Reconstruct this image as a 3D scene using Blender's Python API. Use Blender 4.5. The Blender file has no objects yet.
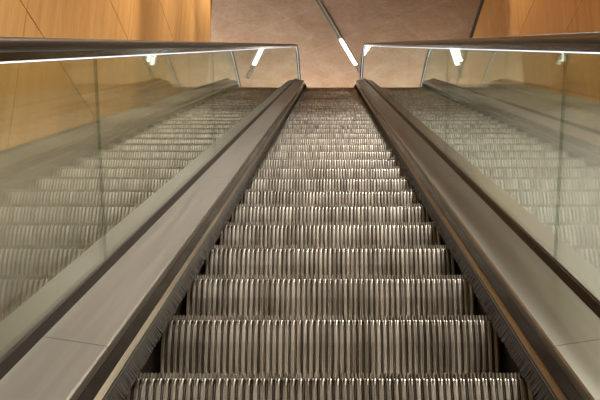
import bpy, bmesh, math, random
from mathutils import Vector, Matrix
random.seed(7)
C = bpy.context.scene.collection
SC = bpy.context.scene
R30 = math.radians(30)
c30, s30 = math.cos(R30), math.sin(R30)

# ------------------------------------------------------------------ materials
def new_mat(name):
    m = bpy.data.materials.new(name); m.use_nodes = True
    nt = m.node_tree
    return m, nt, nt.nodes['Principled BSDF']

def plain(name, col, rough=.5, metal=0., spec=.5):
    m, nt, b = new_mat(name)
    b.inputs['Base Color'].default_value = (*col, 1)
    b.inputs['Roughness'].default_value = rough
    b.inputs['Metallic'].default_value = metal
    b.inputs['Specular IOR Level'].default_value = spec
    return m

def noisy(name, c1, c2, scale=(1, 1, 1), nscale=4., detail=4., rough=(.4, .5), metal=0., bump=0., lo=.35, hi=.65, spec=.5):
    m, nt, b = new_mat(name)
    N, L = nt.nodes, nt.links
    tc = N.new('ShaderNodeTexCoord'); mp = N.new('ShaderNodeMapping')
    mp.inputs['Scale'].default_value = scale
    L.new(tc.outputs['Object'], mp.inputs['Vector'])
    no = N.new('ShaderNodeTexNoise'); no.inputs['Scale'].default_value = nscale; no.inputs['Detail'].default_value = detail
    L.new(mp.outputs['Vector'], no.inputs['Vector'])
    r = N.new('ShaderNodeValToRGB')
    r.color_ramp.elements[0].position = lo; r.color_ramp.elements[0].color = (*c1, 1)
    r.color_ramp.elements[1].position = hi; r.color_ramp.elements[1].color = (*c2, 1)
    L.new(no.outputs['Fac'], r.inputs['Fac']); L.new(r.outputs['Color'], b.inputs['Base Color'])
    mr = N.new('ShaderNodeMapRange'); mr.inputs['To Min'].default_value = rough[0]; mr.inputs['To Max'].default_value = rough[1]
    L.new(no.outputs['Fac'], mr.inputs['Value']); L.new(mr.outputs['Result'], b.inputs['Roughness'])
    b.inputs['Metallic'].default_value = metal
    b.inputs['Specular IOR Level'].default_value = spec
    if bump:
        bp = N.new('ShaderNodeBump'); bp.inputs['Strength'].default_value = bump; bp.inputs['Distance'].default_value = .01
        L.new(no.outputs['Fac'], bp.inputs['Height']); L.new(bp.outputs['Normal'], b.inputs['Normal'])
    return m

def emit(name, col, strength):
    m = bpy.data.materials.new(name); m.use_nodes = True
    nt = m.node_tree; nt.nodes.clear()
    e = nt.nodes.new('ShaderNodeEmission'); e.inputs[0].default_value = (*col, 1); e.inputs[1].default_value = strength
    o = nt.nodes.new('ShaderNodeOutputMaterial'); nt.links.new(e.outputs[0], o.inputs[0])
    return m

def glass_mat(name, tint, gain=1.0):
    # thin architectural pane: Schlick mix of clear transmission and mirror reflection
    m = bpy.data.materials.new(name); m.use_nodes = True
    nt = m.node_tree; nt.nodes.clear(); N, L = nt.nodes, nt.links
    lw = N.new('ShaderNodeLayerWeight'); lw.inputs['Blend'].default_value = .5
    pw = N.new('ShaderNodeMath'); pw.operation = 'POWER'; pw.inputs[1].default_value = 5.
    L.new(lw.outputs['Facing'], pw.inputs[0])
    ma = N.new('ShaderNodeMath'); ma.operation = 'MULTIPLY_ADD'; ma.inputs[1].default_value = .95 * gain; ma.inputs[2].default_value = .045 * gain
    L.new(pw.outputs[0], ma.inputs[0])
    t = N.new('ShaderNodeBsdfTransparent'); t.inputs[0].default_value = (*tint, 1)
    g = N.new('ShaderNodeBsdfGlossy'); g.inputs['Color'].default_value = (.93, 1., .98, 1); g.inputs['Roughness'].default_value = .012
    mx = N.new('ShaderNodeMixShader'); L.new(ma.outputs[0], mx.inputs[0]); L.new(t.outputs[0], mx.inputs[1]); L.new(g.outputs[0], mx.inputs[2])
    o = N.new('ShaderNodeOutputMaterial'); L.new(mx.outputs[0], o.inputs[0])
    return m

def wood_mat(name, c1, c2, c3):
    m, nt, b = new_mat(name); N, L = nt.nodes, nt.links
    tc = N.new('ShaderNodeTexCoord'); mp = N.new('ShaderNodeMapping'); mp.inputs['Scale'].default_value = (1, 2.6, .16)
    L.new(tc.outputs['Object'], mp.inputs['Vector'])
    n1 = N.new('ShaderNodeTexNoise'); n1.inputs['Scale'].default_value = 2.2; n1.inputs['Detail'].default_value = 6; n1.inputs['Distortion'].default_value = .6
    L.new(mp.outputs['Vector'], n1.inputs['Vector'])
    r = N.new('ShaderNodeValToRGB'); e = r.color_ramp.elements
    e[0].position = .3; e[0].color = (*c1, 1); e[1].position = .7; e[1].color = (*c3, 1)
    k = e.new(.5); k.color = (*c2, 1)
    L.new(n1.outputs['Fac'], r.inputs['Fac'])
    n2 = N.new('ShaderNodeTexNoise'); n2.inputs['Scale'].default_value = 30; n2.inputs['Detail'].default_value = 3
    L.new(mp.outputs['Vector'], n2.inputs['Vector'])
    mx = N.new('ShaderNodeMix'); mx.data_type = 'RGBA'; mx.blend_type = 'MULTIPLY'; mx.inputs['Factor'].default_value = .35
    r2 = N.new('ShaderNodeValToRGB'); r2.color_ramp.elements[0].position = .35; r2.color_ramp.elements[0].color = (.62, .56, .5, 1); r2.color_ramp.elements[1].position = .6
    L.new(n2.outputs['Fac'], r2.inputs['Fac'])
    L.new(r.outputs['Color'], mx.inputs['A']); L.new(r2.outputs['Color'], mx.inputs['B']); L.new(mx.outputs['Result'], b.inputs['Base Color'])
    b.inputs['Roughness'].default_value = .5; b.inputs['Specular IOR Level'].default_value = .3
    return m

def ceiling_mat(name):
    m, nt, b = new_mat(name); N, L = nt.nodes, nt.links
    tc = N.new('ShaderNodeTexCoord')
    mp = N.new('ShaderNodeMapping'); mp.vector_type = 'POINT'
    mp.inputs['Rotation'].default_value = (0, 0, math.radians(36)); mp.inputs['Location'].default_value = (CEIL_OFF[0], CEIL_OFF[1], 0)
    L.new(tc.outputs['Object'], mp.inputs['Vector'])
    br = N.new('ShaderNodeTexBrick'); br.inputs['Scale'].default_value = 1.; br.inputs['Mortar Size'].default_value = .012; br.inputs['Mortar Smooth'].default_value = .3
    br.inputs['Brick Width'].default_value = 2.2; br.inputs['Row Height'].default_value = 1.6; br.offset = .0
    br.inputs['Color1'].default_value = (1, 1, 1, 1); br.inputs['Color2'].default_value = (.93, .92, .92, 1); br.inputs['Mortar'].default_value = (1.2, 1.18, 1.15, 1)
    L.new(mp.outputs['Vector'], br.inputs['Vector'])
    n1 = N.new('ShaderNodeTexNoise'); n1.inputs['Scale'].default_value = .9; n1.inputs['Detail'].default_value = 6; n1.inputs['Distortion'].default_value = 1.1
    L.new(tc.outputs['Object'], n1.inputs['Vector'])
    r = N.new('ShaderNodeValToRGB'); e = r.color_ramp.elements
    e[0].position = .32; e[0].color = (.31, .215, .16, 1); e[1].position = .68; e[1].color = (.40, .325, .28, 1)
    L.new(n1.outputs['Fac'], r.inputs['Fac'])
    n2 = N.new('ShaderNodeTexNoise'); n2.inputs['Scale'].default_value = 14; n2.inputs['Detail'].default_value = 5
    L.new(tc.outputs['Object'], n2.inputs['Vector'])
    r2 = N.new('ShaderNodeValToRGB'); r2.color_ramp.elements[0].position = .3; r2.color_ramp.elements[0].color = (.82, .8, .78, 1); r2.color_ramp.elements[1].position = .6
    L.new(n2.outputs['Fac'], r2.inputs['Fac'])
    m1 = N.new('ShaderNodeMix'); m1.data_type = 'RGBA'; m1.blend_type = 'MULTIPLY'; m1.inputs['Factor'].default_value = 1
    m2 = N.new('ShaderNodeMix'); m2.data_type = 'RGBA'; m2.blend_type = 'MULTIPLY'; m2.inputs['Factor'].default_value = 1
    L.new(r.outputs['Color'], m1.inputs['A']); L.new(br.outputs['Color'], m1.inputs['B'])
    L.new(m1.outputs['Result'], m2.inputs['A']); L.new(r2.outputs['Color'], m2.inputs['B'])
    L.new(m2.outputs['Result'], b.inputs['Base Color'])
    b.inputs['Roughness'].default_value = .65; b.inputs['Specular IOR Level'].default_value = .3
    return m

CEIL_OFF = (.29, .66)
M = {}
def step_metal(name, base, dirt, rough):
    # cast aluminium with narrow streaks that differ from rib to rib, plus broad worn patches
    m, nt, b = new_mat(name); N, L = nt.nodes, nt.links
    tc = N.new('ShaderNodeTexCoord'); oi = N.new('ShaderNodeObjectInfo')
    ad = N.new('ShaderNodeVectorMath'); ad.operation = 'ADD'
    L.new(tc.outputs['Object'], ad.inputs[0])
    sc_ = N.new('ShaderNodeMath'); sc_.operation = 'MULTIPLY'; sc_.inputs[1].default_value = 37.
    L.new(oi.outputs['Random'], sc_.inputs[0]); L.new(sc_.outputs[0], ad.inputs[1])
    mp = N.new('ShaderNodeMapping'); mp.inputs['Scale'].default_value = (60, 1.5, 2.5)
    L.new(ad.outputs[0], mp.inputs['Vector'])
    n1 = N.new('ShaderNodeTexNoise'); n1.inputs['Scale'].default_value = 1.; n1.inputs['Detail'].default_value = 3
    L.new(mp.outputs['Vector'], n1.inputs['Vector'])
    n2 = N.new('ShaderNodeTexNoise'); n2.inputs['Scale'].default_value = 5.; n2.inputs['Detail'].default_value = 5
    L.new(ad.outputs[0], n2.inputs['Vector'])
    av = N.new('ShaderNodeMath'); av.operation = 'MULTIPLY_ADD'; av.inputs[1].default_value = .72
    hv = N.new('ShaderNodeMath'); hv.operation = 'MULTIPLY'; hv.inputs[1].default_value = .28
    L.new(n2.outputs['Fac'], hv.inputs[0]); L.new(n1.outputs['Fac'], av.inputs[0]); L.new(hv.outputs[0], av.inputs[2])
    r = N.new('ShaderNodeValToRGB'); e = r.color_ramp.elements
    e[0].position = .40; e[0].color = (*dirt, 1); e[1].position = .60; e[1].color = (*base, 1)
    L.new(av.outputs[0], r.inputs['Fac']); L.new(r.outputs['Color'], b.inputs['Base Color'])
    b.inputs['Metallic'].default_value = .55; b.inputs['Roughness'].default_value = rough
    return m

M['riser'] = step_metal('riser_aluminium', (.92, .885, .82), (.40, .365, .315), .42)
M['tread'] = step_metal('tread_aluminium', (.80, .76, .69), (.36, .33, .28), .42)
M['groove'] = step_metal('groove_painted_shade', (.34, .315, .27), (.15, .135, .11), .5)  # darkened albedo stands in for shade inside the rib and cleat grooves
M['comb'] = noisy('comb_plate_metal', (.50, .46, .37), (.60, .55, .45), (1, 1, 1), 8, 4, (.4, .55), .7)
M['steel'] = noisy('brushed_steel', (.18, .175, .158), (.205, .198, .18), (14, .5, .5), 3, 3, (.38, .44), .88)
M['curb'] = noisy('dark_polished_curb', (.010, .0085, .007), (.018, .015, .012), (6, .5, .5), 3, 3, (.20, .30), .2)
M['trimlight'] = noisy('skirt_trim_aluminium', (.10, .088, .062), (.13, .115, .082), (6, .5, .5), 3, 3, (.3, .38), .8)
M['skirt'] = noisy('black_skirt', (.006, .0055, .005), (.014, .0125, .011), (3, 1, 1), 4, 4, (.5, .65))
M['brush'] = noisy('brush_fibre', (.007, .006, .0045), (.026, .0225, .0165), (1, 14, 14), 3, 3, (.7, .85))
M['seal'] = plain('black_rubber_seal', (.012, .010, .008), .5, 0, .3)
M['rubber'] = noisy('handrail_rubber', (.016, .013, .010), (.019, .016, .012), (1, 1, 1), 1, 1, (.32, .36), 0, 0, .35, .65, .38)
M['glass'] = glass_mat('clear_glass', (.87, .905, .86), 1.25)
M['edge'] = glass_mat('glass_edge', (.72, .76, .71), 1.)
M['guide'] = plain('guide_profile', (.030, .028, .022), .12, 0, .7)
M['led'] = emit('handrail_led', (.78, .87, 1.), 1.6)
M['cladding'] = noisy('truss_cladding', (.12, .122, .118), (.145, .147, .14), (1, 1, 1), 2, 3, (.4, .5), .2)
M['woodL'] = wood_mat('maple_veneer', (.52, .305, .115), (.58, .35, .14), (.63, .40, .17))
M['backing'] = plain('panel_gap', (.05, .025, .01), .8)
M['ceil'] = ceiling_mat('terracotta_stone_ceiling')
M['stone'] = noisy('stone_floor', (.46, .42, .37), (.56, .52, .46), (1, 1, 1), 1.5, 5, (.35, .5))
M['plaster'] = noisy('plaster', (.50, .42, .34), (.56, .48, .40), (1, 1, 1), 1, 4, (.7, .8))
M['black'] = plain('dark_shadow_gap', (.012, .010, .008), .6)
M['channel'] = noisy('lamp_channel_metal', (.10, .10, .10), (.15, .15, .15), (1, 1, 1), 5, 2, (.4, .5), .3)
M['lamp'] = emit('lamp_diffuser', (1., .97, .88), 8.)
M['spotdisc'] = emit('downlight_lens', (1., .80, .52), 12.)
M['white'] = plain('downlight_trim', (.6, .57, .5), .4)

# ------------------------------------------------------------------ mesh helpers
def link(name, verts, faces, mat, parent=None, mats=None, fmat=None, smooth=False):
    me = bpy.data.meshes.new(name)
    me.from_pydata([tuple(v) for v in verts], [], faces)
    for mm in (mats or [mat]): me.materials.append(mm)
    if fmat:
        for p, i in zip(me.polygons, fmat): p.material_index = i
    bm = bmesh.new(); bm.from_mesh(me)
    bmesh.ops.recalc_face_normals(bm, faces=bm.faces); bm.to_mesh(me); bm.free()
    if smooth:
        for p in me.polygons: p.use_smooth = True
    o = bpy.data.objects.new(name, me); C.objects.link(o)
    if parent: o.parent = parent
    return o

class MB:
    def __init__(s): s.v = []; s.f = []; s.m = []
    def box(s, lo, hi, mi=0):
        b = len(s.v)
        for z in (lo[2], hi[2]):
            for x, y in ((lo[0], lo[1]), (hi[0], lo[1]), (hi[0], hi[1]), (lo[0], hi[1])): s.v.append((x, y, z))
        for f in ((0, 3, 2, 1), (4, 5, 6, 7), (0, 1, 5, 4), (1, 2, 6, 5), (2, 3, 7, 6), (3, 0, 4, 7)):
            s.f.append(tuple(b + i for i in f)); s.m.append(mi)
    def quad(s, a, b, c, d, mi=0):
        n = len(s.v); s.v += [a, b, c, d]; s.f.append((n, n + 1, n + 2, n + 3)); s.m.append(mi)
    def build(s, name, mat, parent=None, mats=None): return link(name, s.v, s.f, mat, parent, mats, s.m if mats else None)

def tag(o, label=None, cat=None, group=None, kind=None):
    if label: o['label'] = label
    if cat: o['category'] = cat
    if group: o['group'] = group
    if kind: o['kind'] = kind
    return o

# ------------------------------------------------------------------ escalator path (nose line of the steps)
CAM_Z = .9642
SA, SB, RAD = -1.15, 17.35, 1.5
FLAT_LO, FLAT_HI = 1.7, 2.2
ARC = RAD * R30
S0, S1 = SA - ARC - FLAT_LO, SB + ARC + FLAT_HI
def path(s):
    """(y, z, angle) of the nose line at arc length s; s = 0 under the camera."""
    if SA <= s <= SB: return s * c30, s * s30, R30
    if s > SB:
        cy, cz = SB * c30 + RAD * s30, SB * s30 - RAD * c30
        a = (s - SB) / RAD
        if a <= R30:
            th = R30 - a; return cy - RAD * math.sin(th), cz + RAD * math.cos(th), th
        return cy + (s - SB - ARC), cz + RAD, 0.
    cy, cz = SA * c30 - RAD * s30, SA * s30 + RAD * c30
    a = (SA - s) / RAD
    if a <= R30:
        th = R30 - a; return cy + RAD * math.sin(th), cz - RAD * math.cos(th), th
    return cy - (SA - s - ARC), cz - RAD, 0.
def pt(X, n, s):
    y, z, a = path(s); return (X, y - n * math.sin(a), z + n * math.cos(a))
def samples(a, b, step=2.5):
    out = {a, b}
    for lo in (SA - ARC, SB):
        for i in range(9):
            t = lo + ARC * i / 8
            if a < t < b: out.add(t)
    t = a
    while t < b: out.add(t); t += step
    out = sorted(out); r = [out[0]]
    for t in out[1:]:
        if t - r[-1] > 1e-3: r.append(t)
    return r
def sweep(name, prof, a, b, mat, parent, closed=True, smooth=False, step=2.5, dn=0.):
    ss = samples(a, b, step); V = []; F = []; n = len(prof)
    for s in ss:
        for X, h in prof: V.append(pt(X, h + dn, s))
    m = n if closed else n - 1
    for i in range(len(ss) - 1):
        for j in range(m):
            k = (j + 1) % n
            F.append((i * n + j, i * n + k, (i + 1) * n + k, (i + 1) * n + j))
    if closed:
        F.append(tuple(range(n))); F.append(tuple(range((len(ss) - 1) * n, len(ss) * n)))
    return link(name, V, F, mat, parent, smooth=smooth)

ZU = path(S1)[1]; ZL = path(S0)[1]; YU = path(S1)[0]; YL = path(S0)[0]

# ------------------------------------------------------------------ the escalator
esc = bpy.data.objects.new('escalator', None); C.objects.link(esc)
esc.location = (0, 0, 0)
tag(esc, 'long steep escalator with ribbed metal steps rising between two glass balustrades', 'escalator')

W2 = .533
PITCH = .0096
def riser_mesh():
    # ribbed riser plate, slightly bowed, ribs with a chamfered top, closed at both ends
    zs = [(-.013, .013), (-.018, .0085), (-.030, .0045), (-.055, .001), (-.085, .000), (-.13, .006), (-.17, .016), (-.205, .031), (-.236, .050)]
    xs = []
    P = PITCH * 2; n = int(2 * W2 / P)
    x0 = -n * P / 2
    for i in range(n):
        a = x0 + i * P
        xs += [(a + .0008, 1.), (a + .0016, .25), (a + .0034, .04), (a + .0065, .02), (a + .0080, .12), (a + .0087, .02), (a + .0118, .04), (a + .0134, .25), (a + .0142, 1.), (a + .0150, 1.), (a + .0156, .5), (a + .0166, .3), (a + .0177, .5), (a + .0182, 1.)]
    V = []; F = []; FM = []; nx = len(xs)
    for i, (z, y) in enumerate(zs):
        for x, g in xs: V.append((x, y + .0135 * g, z))
    for i in range(len(zs) - 1):
        for j in range(nx - 1):
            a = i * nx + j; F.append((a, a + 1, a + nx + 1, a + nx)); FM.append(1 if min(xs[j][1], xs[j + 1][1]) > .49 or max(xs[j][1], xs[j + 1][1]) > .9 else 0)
    return V, F, FM
def tread_mesh():
    mb = MB(); n = int(2 * W2 / PITCH); x0 = -n * PITCH / 2
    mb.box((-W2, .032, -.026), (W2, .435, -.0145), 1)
    for i in range(n):
        a = x0 + i * PITCH + PITCH * .24
        mb.box((a, -.001, -.0155), (a + PITCH * .36, .41, 0.0)); mb.m[-1] = mb.m[-3] = 1  # cleat sides get the painted groove shade
    return mb
rv, rf, rm = riser_mesh(); tm = tread_mesh()
y_first = 2.49 * c30
ys = []
def z_at(y):
    lo, hi = S0, S1
    for _ in range(50):
        mid = (lo + hi) / 2
        if path(mid)[0] < y: lo = mid
        else: hi = mid
    return path(lo)[1]
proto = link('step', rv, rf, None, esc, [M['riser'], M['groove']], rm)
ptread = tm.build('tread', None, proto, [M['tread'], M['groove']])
ptread['label'] = 'ribbed walking surface with cleat teeth along the nose'
first = True
for k in range(-11, 35):
    y = y_first + .4 * k
    z = z_at(y)
    if first: st, first = proto, False
    else:
        st = proto.copy(); C.objects.link(st); t2 = ptread.copy(); C.objects.link(t2); t2.parent = st
    st.location = (0, y, z)
y_top = y_first + .4 * 35 - .005; y_bot = y_first - .4 * 11

# comb and floor plates at both ends
def plate(name, y0, y1, z, tooth):
    mb = MB(); mb.box((-.542, y0, z - .05), (.542, y1, z))
    if tooth:
        ye = y0 if tooth < 0 else y1
        for i in range(112):
            a = -W2 + i * PITCH + .001
            mb.box((a, min(ye, ye + tooth * .03), z - .012), (a + .004, max(ye, ye + tooth * .03), z - .002))
    return mb.build(name, M['comb'], esc)
plate('comb_plate', y_top + .04, y_top + .30, ZU + .004, -1)
plate('floor_plate', y_top + .303, YU + .6, ZU + .003, 0)
plate('comb_plate', y_bot - .30, y_bot - .01, ZL + .004, 0)
plate('floor_plate', YL - .4, y_bot - .303, ZL + .003, 0)

GL = 2.49
def balustrade(sg, dn):
    nm = 'left' if sg < 0 else 'right'
    def P(pr): return [(sg * x, n) for x, n in pr]
    # body: dark curb, outer deck and side cladding of the truss in one closed profile
    body = sweep('balustrade', P([(.531, .0635), (.5325, .104), (.690, .128), (.700, .130), (.705, .118), (.715, .118), (.86, .128), (.86, -.75), (.56, -.75), (.552, .02), (.552, .05), (.535, .0635)]), S0, S1, M['cladding'], esc)
    body['label'] = ('balustrade with the grey-brown deck, on the wood wall with four long joints' if sg < 0 else 'balustrade with the pale beige deck, below the wood wall with one upright joint')
    # curb face
    sweep('curb_face', P([(.5255, .058), (.5280, .0640), (.5310, .100), (.5335, .106), (.54, .104), (.535, .062)]), S0, S1, M['curb'], body)
    # deck plates, butted with fine seams
    s = 2.35 - 2 * GL; i = 0
    pr = P([(.5305, .1045), (.5312, .1145), (.5338, .1225), (.5385, .1265), (.687, .150), (.6895, .146), (.6895, .125), (.5325, .1020)])
    cuts = [S0]; c = s
    while c < S1 - .3:
        if c > S0 + .3: cuts.append(c)
        c += GL
    cuts.append(S1)
    for a, b in zip(cuts[:-1], cuts[1:]): sweep('deck_plate', pr, a + .0012, b - .0012, M['steel'], body)
    # light skirt trim, skirt, brush
    sweep('skirt_trim', P([(.5120, .048), (.5135, .0525), (.5260, .0610), (.5285, .0600), (.53, .04), (.514, .040)]), S0, S1, M['trimlight'], body)
    sweep('skirt_panel', P([(.5135, .047), (.5170, .047), (.5480, .030), (.5480, -.36), (.5450, -.36), (.5450, .026), (.5135, .043)]), S0, S1, M['skirt'], body)
    br = sweep('skirt_brush', P([(.5135, .046), (.5095, .046), (.5085, .040), (.5095, .034), (.5135, .034)]), S0 + .2, S1 - .2, M['brush'], body)
    V = []; F = []; t = SA - .5
    while t < SB + 1.0:
        w = .0046; tx = .4895 - random.random() * .003; tn = .006 + random.random() * .007; ds = (random.random() - .5) * .004
        b = len(V)
        V += [pt(sg * .5095, .043, t), pt(sg * .5095, .043, t + w), pt(sg * tx, tn, t + w * .85 + ds), pt(sg * tx, tn, t + ds),
              pt(sg * .5110, .036, t), pt(sg * .5110, .036, t + w)]
        F += [(b, b + 1, b + 2, b + 3), (b + 4, b + 3, b + 2, b + 5), (b, b + 3, b + 4), (b + 1, b + 5, b + 2)]
        t += .0052
    link('bristles', V, F, M['brush'], br)
    # glass holder seal
    sweep('glass_seal', P([(.686, .149), (.6945, .176), (.6975, .176), (.6975, .128), (.690, .128)]), S0, S1, M['seal'], body)
    sweep('glass_seal', P([(.7085, .128), (.7085, .172), (.7115, .172), (.716, .118), (.709, .118)]), S0, S1, M['seal'], body)
    # glass panels
    n0, n1 = .120, .818 + dn
    cuts = [S0 - .0]; c = 2.97 - 2 * GL
    while c < S1 - .4:
        if c > S0 + .4: cuts.append(c)
        c += GL
    cuts.append(S1)
    for q, (a, b) in enumerate(zip(cuts[:-1], cuts[1:])):
        ss = samples(a + .0012, b - .0012, 1.3)
        cols = [(pt(0, n0, s)[1:], pt(0, n1, s)[1:]) for s in ss]
        for end, sgn in ((q == len(cuts) - 2, 1), (q == 0, -1)):
            if end:   # rounded newel
                s = S1 if sgn > 0 else S0
                y, z, _ = path(s); cn = (.2 + n1) / 2; rr = (n1 - .2) / 2
                add = []
                for i in range(1, 9):
                    d = rr * math.sin(i / 8 * math.pi / 2); h = math.sqrt(max(rr * rr - d * d, 1e-6))
                    add.append(((y + sgn * d, z + cn - h), (y + sgn * d, z + cn + h)))
                cols = cols + add if sgn > 0 else add[::-1] + cols
        V = []; F = []; fm = []
        for bo, to in cols:
            for X in (.6975, .7085): V += [(sg * X, *bo), (sg * X, *to)]
        n = len(cols)
        for i in range(n - 1):
            A, B = i * 4, i * 4 + 4
            F += [(A, A + 1, B + 1, B), (A + 2, B + 2, B + 3, A + 3), (A + 1, A + 3, B + 3, B + 1), (A, B, B + 2, A + 2)]; fm += [0, 0, 1, 1]
        F += [(0, 2, 3, 1), (4 * n - 4, 4 * n - 3, 4 * n - 1, 4 * n - 2)]; fm += [1, 1]
        link('glass_panel', V, F, None, body, [M['glass'], M['edge']], fm)
    # handrail: swept loop with newel returns
    fr = []
    nh = .8435 + dn
    for s in samples(S0, S1, 1.0):
        y, z, a = path(s); fr.append((y - nh * math.sin(a), z + nh * math.cos(a), a))
    rr = (nh - .19) / 2
    head = []; tail = []
    for i in range(1, 15):
        th = math.pi * i / 14 * .93
        tail.append((YU + rr * math.sin(th), ZU + nh - rr + rr * math.cos(th), -th))
        head.append((YL - rr * math.sin(th), ZL + nh - rr + rr * math.cos(th), th))
    fr = head[::-1] + fr + tail
    prof = [(-.040, -.002), (-.0385, .008), (-.032, .0145), (-.015, .0168), (.015, .0168), (.032, .0145), (.0385, .008), (.040, -.002), (.0375, -.011), (.029, -.0155), (.012, -.0150), (-.012, -.0150), (-.029, -.0155), (-.0375, -.011)]
    V = []; F = []; n = len(prof)
    for y, z, a in fr:
        for X, h in prof: V.append((sg * .703 + X, y - h * math.sin(a), z + h * math.cos(a)))
    for i in range(len(fr) - 1):
        for j in range(n):
            k = (j + 1) % n; F.append((i * n + j, i * n + k, (i + 1) * n + k, (i + 1) * n + j))
    F += [tuple(range(n)), tuple(range((len(fr) - 1) * n, len(fr) * n))]
    link('handrail', V, F, M['rubber'], body, smooth=True)['label'] = 'dark rubber handrail'
    sweep('handrail_guide', P([(.6900, .809 + dn), (.6900, .829 + dn), (.6970, .829 + dn), (.6970, .809 + dn)]), S0, S1, M['guide'], body)['label'] = 'dark glossy rail under the handrail'
    # led light line below the handrail, on the inner face of the glass
    dl = dn
    sweep('light_strip', P([(.6935, .8045 + dl), (.6935, .8080 + dl), (.6972, .8080 + dl), (.6972, .8045 + dl)]), S0, SB + .5, M['led'], body)['label'] = 'thin blue-white light line under the handrail'
    sweep('light_strip', P([(.6935, .8015 + dl), (.6935, .8080 + dl), (.6972, .8080 + dl), (.6972, .8015 + dl)]), SB + .502, S1, M['led'], body)['label'] = 'fine blue-white light line along the level top end'
    return body
balustrade(-1, -.008)
balustrade(1, .008)

# ------------------------------------------------------------------ the setting
HC = CAM_Z + 11.0
WL, WR = -2.45, 3.65
Y_BACK, Y_FAR = -7.0, 27.0
CORNER = 14.69
def structure(o): o['kind'] = 'structure'; return o
# left wood wall, horizontal joints every 1.485 m
def wood_wall(name, X, sg, y0, y1, zj, yj, th=.03):
    mb = MB()
    zs = [ZL] + zj + [HC - .02]
    yy = [y0] + yj + [y1]
    for i in range(len(zs) - 1):
        for j in range(len(yy) - 1):
            g = .0065
            mb.box((min(X, X + sg * th), yy[j] + (g if j else 0), zs[i] + g), (max(X, X + sg * th), yy[j + 1] - (g if j < len(yy) - 2 else 0), zs[i + 1] - g), 0)
    mb.box((min(X + sg * th * .5, X + sg * .3), y0, ZL), (max(X + sg * th * .5, X + sg * .3), y1 - .004, HC - .02), 1)
    return structure(mb.build(name, None, None, [M['woodL'], M['backing']]))
zl = [CAM_Z + 3.635 + 1.482 * i for i in range(-3, 5)]
wood_wall('wall_left', WL, -1, Y_BACK, CORNER, zl, [5.75 + 2.98 * i for i in range(-4, 3)])
zr = [CAM_Z + 7.8 * WR / 3.46 + 1.56 * i for i in range(-6, 2)]
wood_wall('wall_right', WR, 1, Y_BACK, Y_FAR, zr, [13.85 + 3.3 * i for i in range(-6, 4)])
# dark shadow gap at the top of the right wall
mb = MB(); mb.box((WR - .05, Y_BACK, HC - .10), (WR + .02, Y_FAR, HC))
structure(mb.build('trim_right', M['black']))
mb = MB(); mb.box((-9.5, Y_BACK, HC), (WR + .4, Y_FAR, HC + .3))
structure(mb.build('ceiling', M['ceil']))
mb = MB(); mb.box((-9.5, Y_BACK, ZL - .3), (WR + .4, -1.2 * c30 + 40, ZL))
structure(mb.build('floor', M['stone']))
mb = MB(); mb.box((-9.5, YU - 1.2, ZU - .45), (-.87, Y_FAR, ZU)); mb.box((.87, YU - 1.2, ZU - .45), (WR, Y_FAR, ZU)); mb.box((-.87, YU + .61, ZU - .45), (.87, Y_FAR, ZU))
structure(mb.build('floor_upper', M['stone']))
mb = MB(); mb.box((-9.5, Y_FAR, ZL), (WR + .4, Y_FAR + .3, HC))
structure(mb.build('wall_far', M['plaster']))
mb = MB(); mb.box((-9.8, CORNER - .3, ZU - .4), (-9.5, Y_FAR, HC)); mb.box((-9.5, CORNER - .31, ZU - .4), (WL - .301, CORNER - .01, HC))
structure(mb.build('wall_upper', M['plaster']))
# sloping cladding between the escalator and each wall
def slope(name, x0, x1):
    V = []; F = []
    ss = samples(SA - ARC, SB + ARC, 3.)
    for s in ss:
        V += [pt(x0, .06, s), pt(x1, .06, s), pt(x0, -.10, s), pt(x1, -.10, s)]
    n = len(ss)
    for i in range(n - 1):
        A, B = 4 * i, 4 * i + 4
        F += [(A, A + 1, B + 1, B), (A + 2, B + 2, B + 3, A + 3), (A, B, B + 2, A + 2), (A + 1, A + 3, B + 3, B + 1)]
    F += [(0, 2, 3, 1), (4 * n - 4, 4 * n - 3, 4 * n - 1, 4 * n - 2)]
    return structure(link(name, V, F, M['cladding']))
slope('trim_1', WL, -.861)
slope('trim_2', .861, WR)

# ------------------------------------------------------------------ ceiling lamps and unseen spots
def linear_lamp(p0, p1, lit, label):
    """recessed channel from p0 to p1 on the ceiling; lit = (from, to) metres along it"""
    d = Vector((p1[0] - p0[0], p1[1] - p0[1], 0)); Ln = d.length; ang = math.atan2(d.y, d.x)
    e = bpy.data.objects.new('linear_ceiling_light', None); C.objects.link(e)
    e.location = (p0[0], p0[1], HC); e.rotation_euler = (0, 0, ang)
    tag(e, label, 'ceiling light')
    m = MB(); w = .05
    m.box((0, -w, -.035), (Ln, -w + .02, .01)); m.box((0, w - .02, -.035), (Ln, w, .01)); m.box((0, -w + .02, -.012), (Ln, w - .02, .01))
    m.box((-.015, -w, -.035), (0, w, .01)); m.box((Ln, -w, -.035), (Ln + .015, w, .01))
    m.build('channel', M['channel'], e)
    m = MB(); m.box((lit[0], -w + .004, -.05), (lit[1], w - .004, -.0125))
    m.build('diffuser', M['lamp'], e)['label'] = 'lit white diffuser'
    return e
linear_lamp((3.24, 18.80), (3.58, 19.95), (.06, 1.10), 'short lit lamp channel by the right wall, seen only through the right glass')
linear_lamp((-.95, 14.85), (.95, 20.85), (4.06, 5.45), 'long dark ceiling channel with a lit white segment above the escalator top')

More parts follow.
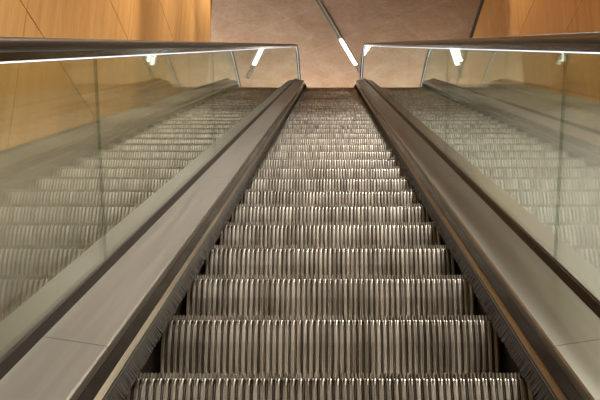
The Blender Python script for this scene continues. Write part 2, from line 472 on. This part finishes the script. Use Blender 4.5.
def area(name, loc, rot, size, energy, col, sy=None):
    l = bpy.data.lights.new(name, 'AREA'); l.energy = energy; l.color = col; l.shape = 'RECTANGLE'; l.size = size; l.size_y = sy or size
    o = bpy.data.objects.new(name, l); C.objects.link(o); o.location = loc; o.rotation_euler = rot; return o
def spot(name, loc, target, energy, col, ang, blend=.6, rad=.08):
    l = bpy.data.lights.new(name, 'SPOT'); l.energy = energy; l.color = col; l.spot_size = math.radians(ang); l.spot_blend = blend; l.shadow_soft_size = rad
    o = bpy.data.objects.new(name, l); C.objects.link(o); o.location = loc
    o.rotation_euler = (Vector(target) - Vector(loc)).to_track_quat('-Z', 'Y').to_euler(); return o
WARM = (1., .80, .55); NEUT = (1., .93, .82)
for y, e in ((-3.5, 1500), (.5, 2000), (4.3, 3900), (7.6, 4200)):
    spot('wall_wash', (WL + 1.6, y, HC - .05), (WL, y + .3, HC - 6.5), e, WARM, 32, .7)
for y, e in ((9.3, 3000), (11.4, 2300), (13.6, 900)):
    spot('wall_wash', (WL + .75, y, HC - .05), (WL - .75, y + .3, HC - 4), e, WARM, 54)
for y, e in ((-3.5, 400), (.5, 500), (4.2, 1300), (8.5, 520), (13., 420)):
    spot('wall_wash', (WR - .75, y, HC - .05), (WR, y + .4, HC - 5), e, WARM, 80)
for y, e in ((-2., 3000), (1.4, 4600), (4.7, 3000), (8., 1000), (11.6, 800)):
    spot('unseen_spot', (2.0, y, HC - .05), (.2, y + 2.6, 0), e, NEUT, 62, .8, .2)
for x, y in ((-7., 17.), (-7., 21.), (-6.5, 24.5), (-2.5, 24.5), (1.5, 24.5)):
    spot('unseen_spot', (x, y, HC - .05), (x, y, ZU), 3000, NEUT, 120, .5, .1)  # added out of view; their bounce off the upper floor brightens the ceiling
spot('unseen_spot', (2.9, 6.4, HC - .05), (.6, 2.2, 1.), 2600, NEUT, 46, 1., .35)  # unseen wide spot, added to lift the right deck

w = bpy.data.worlds.new('World'); SC.world = w; w.use_nodes = True
bg = w.node_tree.nodes['Background']; bg.inputs[0].default_value = (1., .86, .68, 1); bg.inputs[1].default_value = .08

# ------------------------------------------------------------------ camera
f_px = 821.; VPX, VPY = 330.3, 45.
pitch = R30 - math.atan((200 - VPY) / f_px)
cam = bpy.data.cameras.new('Camera'); co = bpy.data.objects.new('Camera', cam); C.objects.link(co)
cam.sensor_fit = 'HORIZONTAL'; cam.sensor_width = 36.; cam.lens = f_px / 600 * 36
cam.shift_x = -(VPX - 300) / 600.
cam.clip_start = .02
co.location = (0, 0, CAM_Z); co.rotation_euler = (math.pi / 2 + pitch, 0, 0)
SC.camera = co

SC.view_settings.view_transform = 'Standard'; SC.view_settings.look = 'None'
SC.view_settings.exposure = 0.; SC.view_settings.gamma = 1.; SC.view_settings.use_curve_mapping = False
SC.cycles.max_bounces = 14; SC.cycles.glossy_bounces = 8; SC.cycles.transparent_max_bounces = 32; SC.cycles.transmission_bounces = 8
SC.cycles.use_denoising = True
SC.cycles.sample_clamp_indirect = 6.
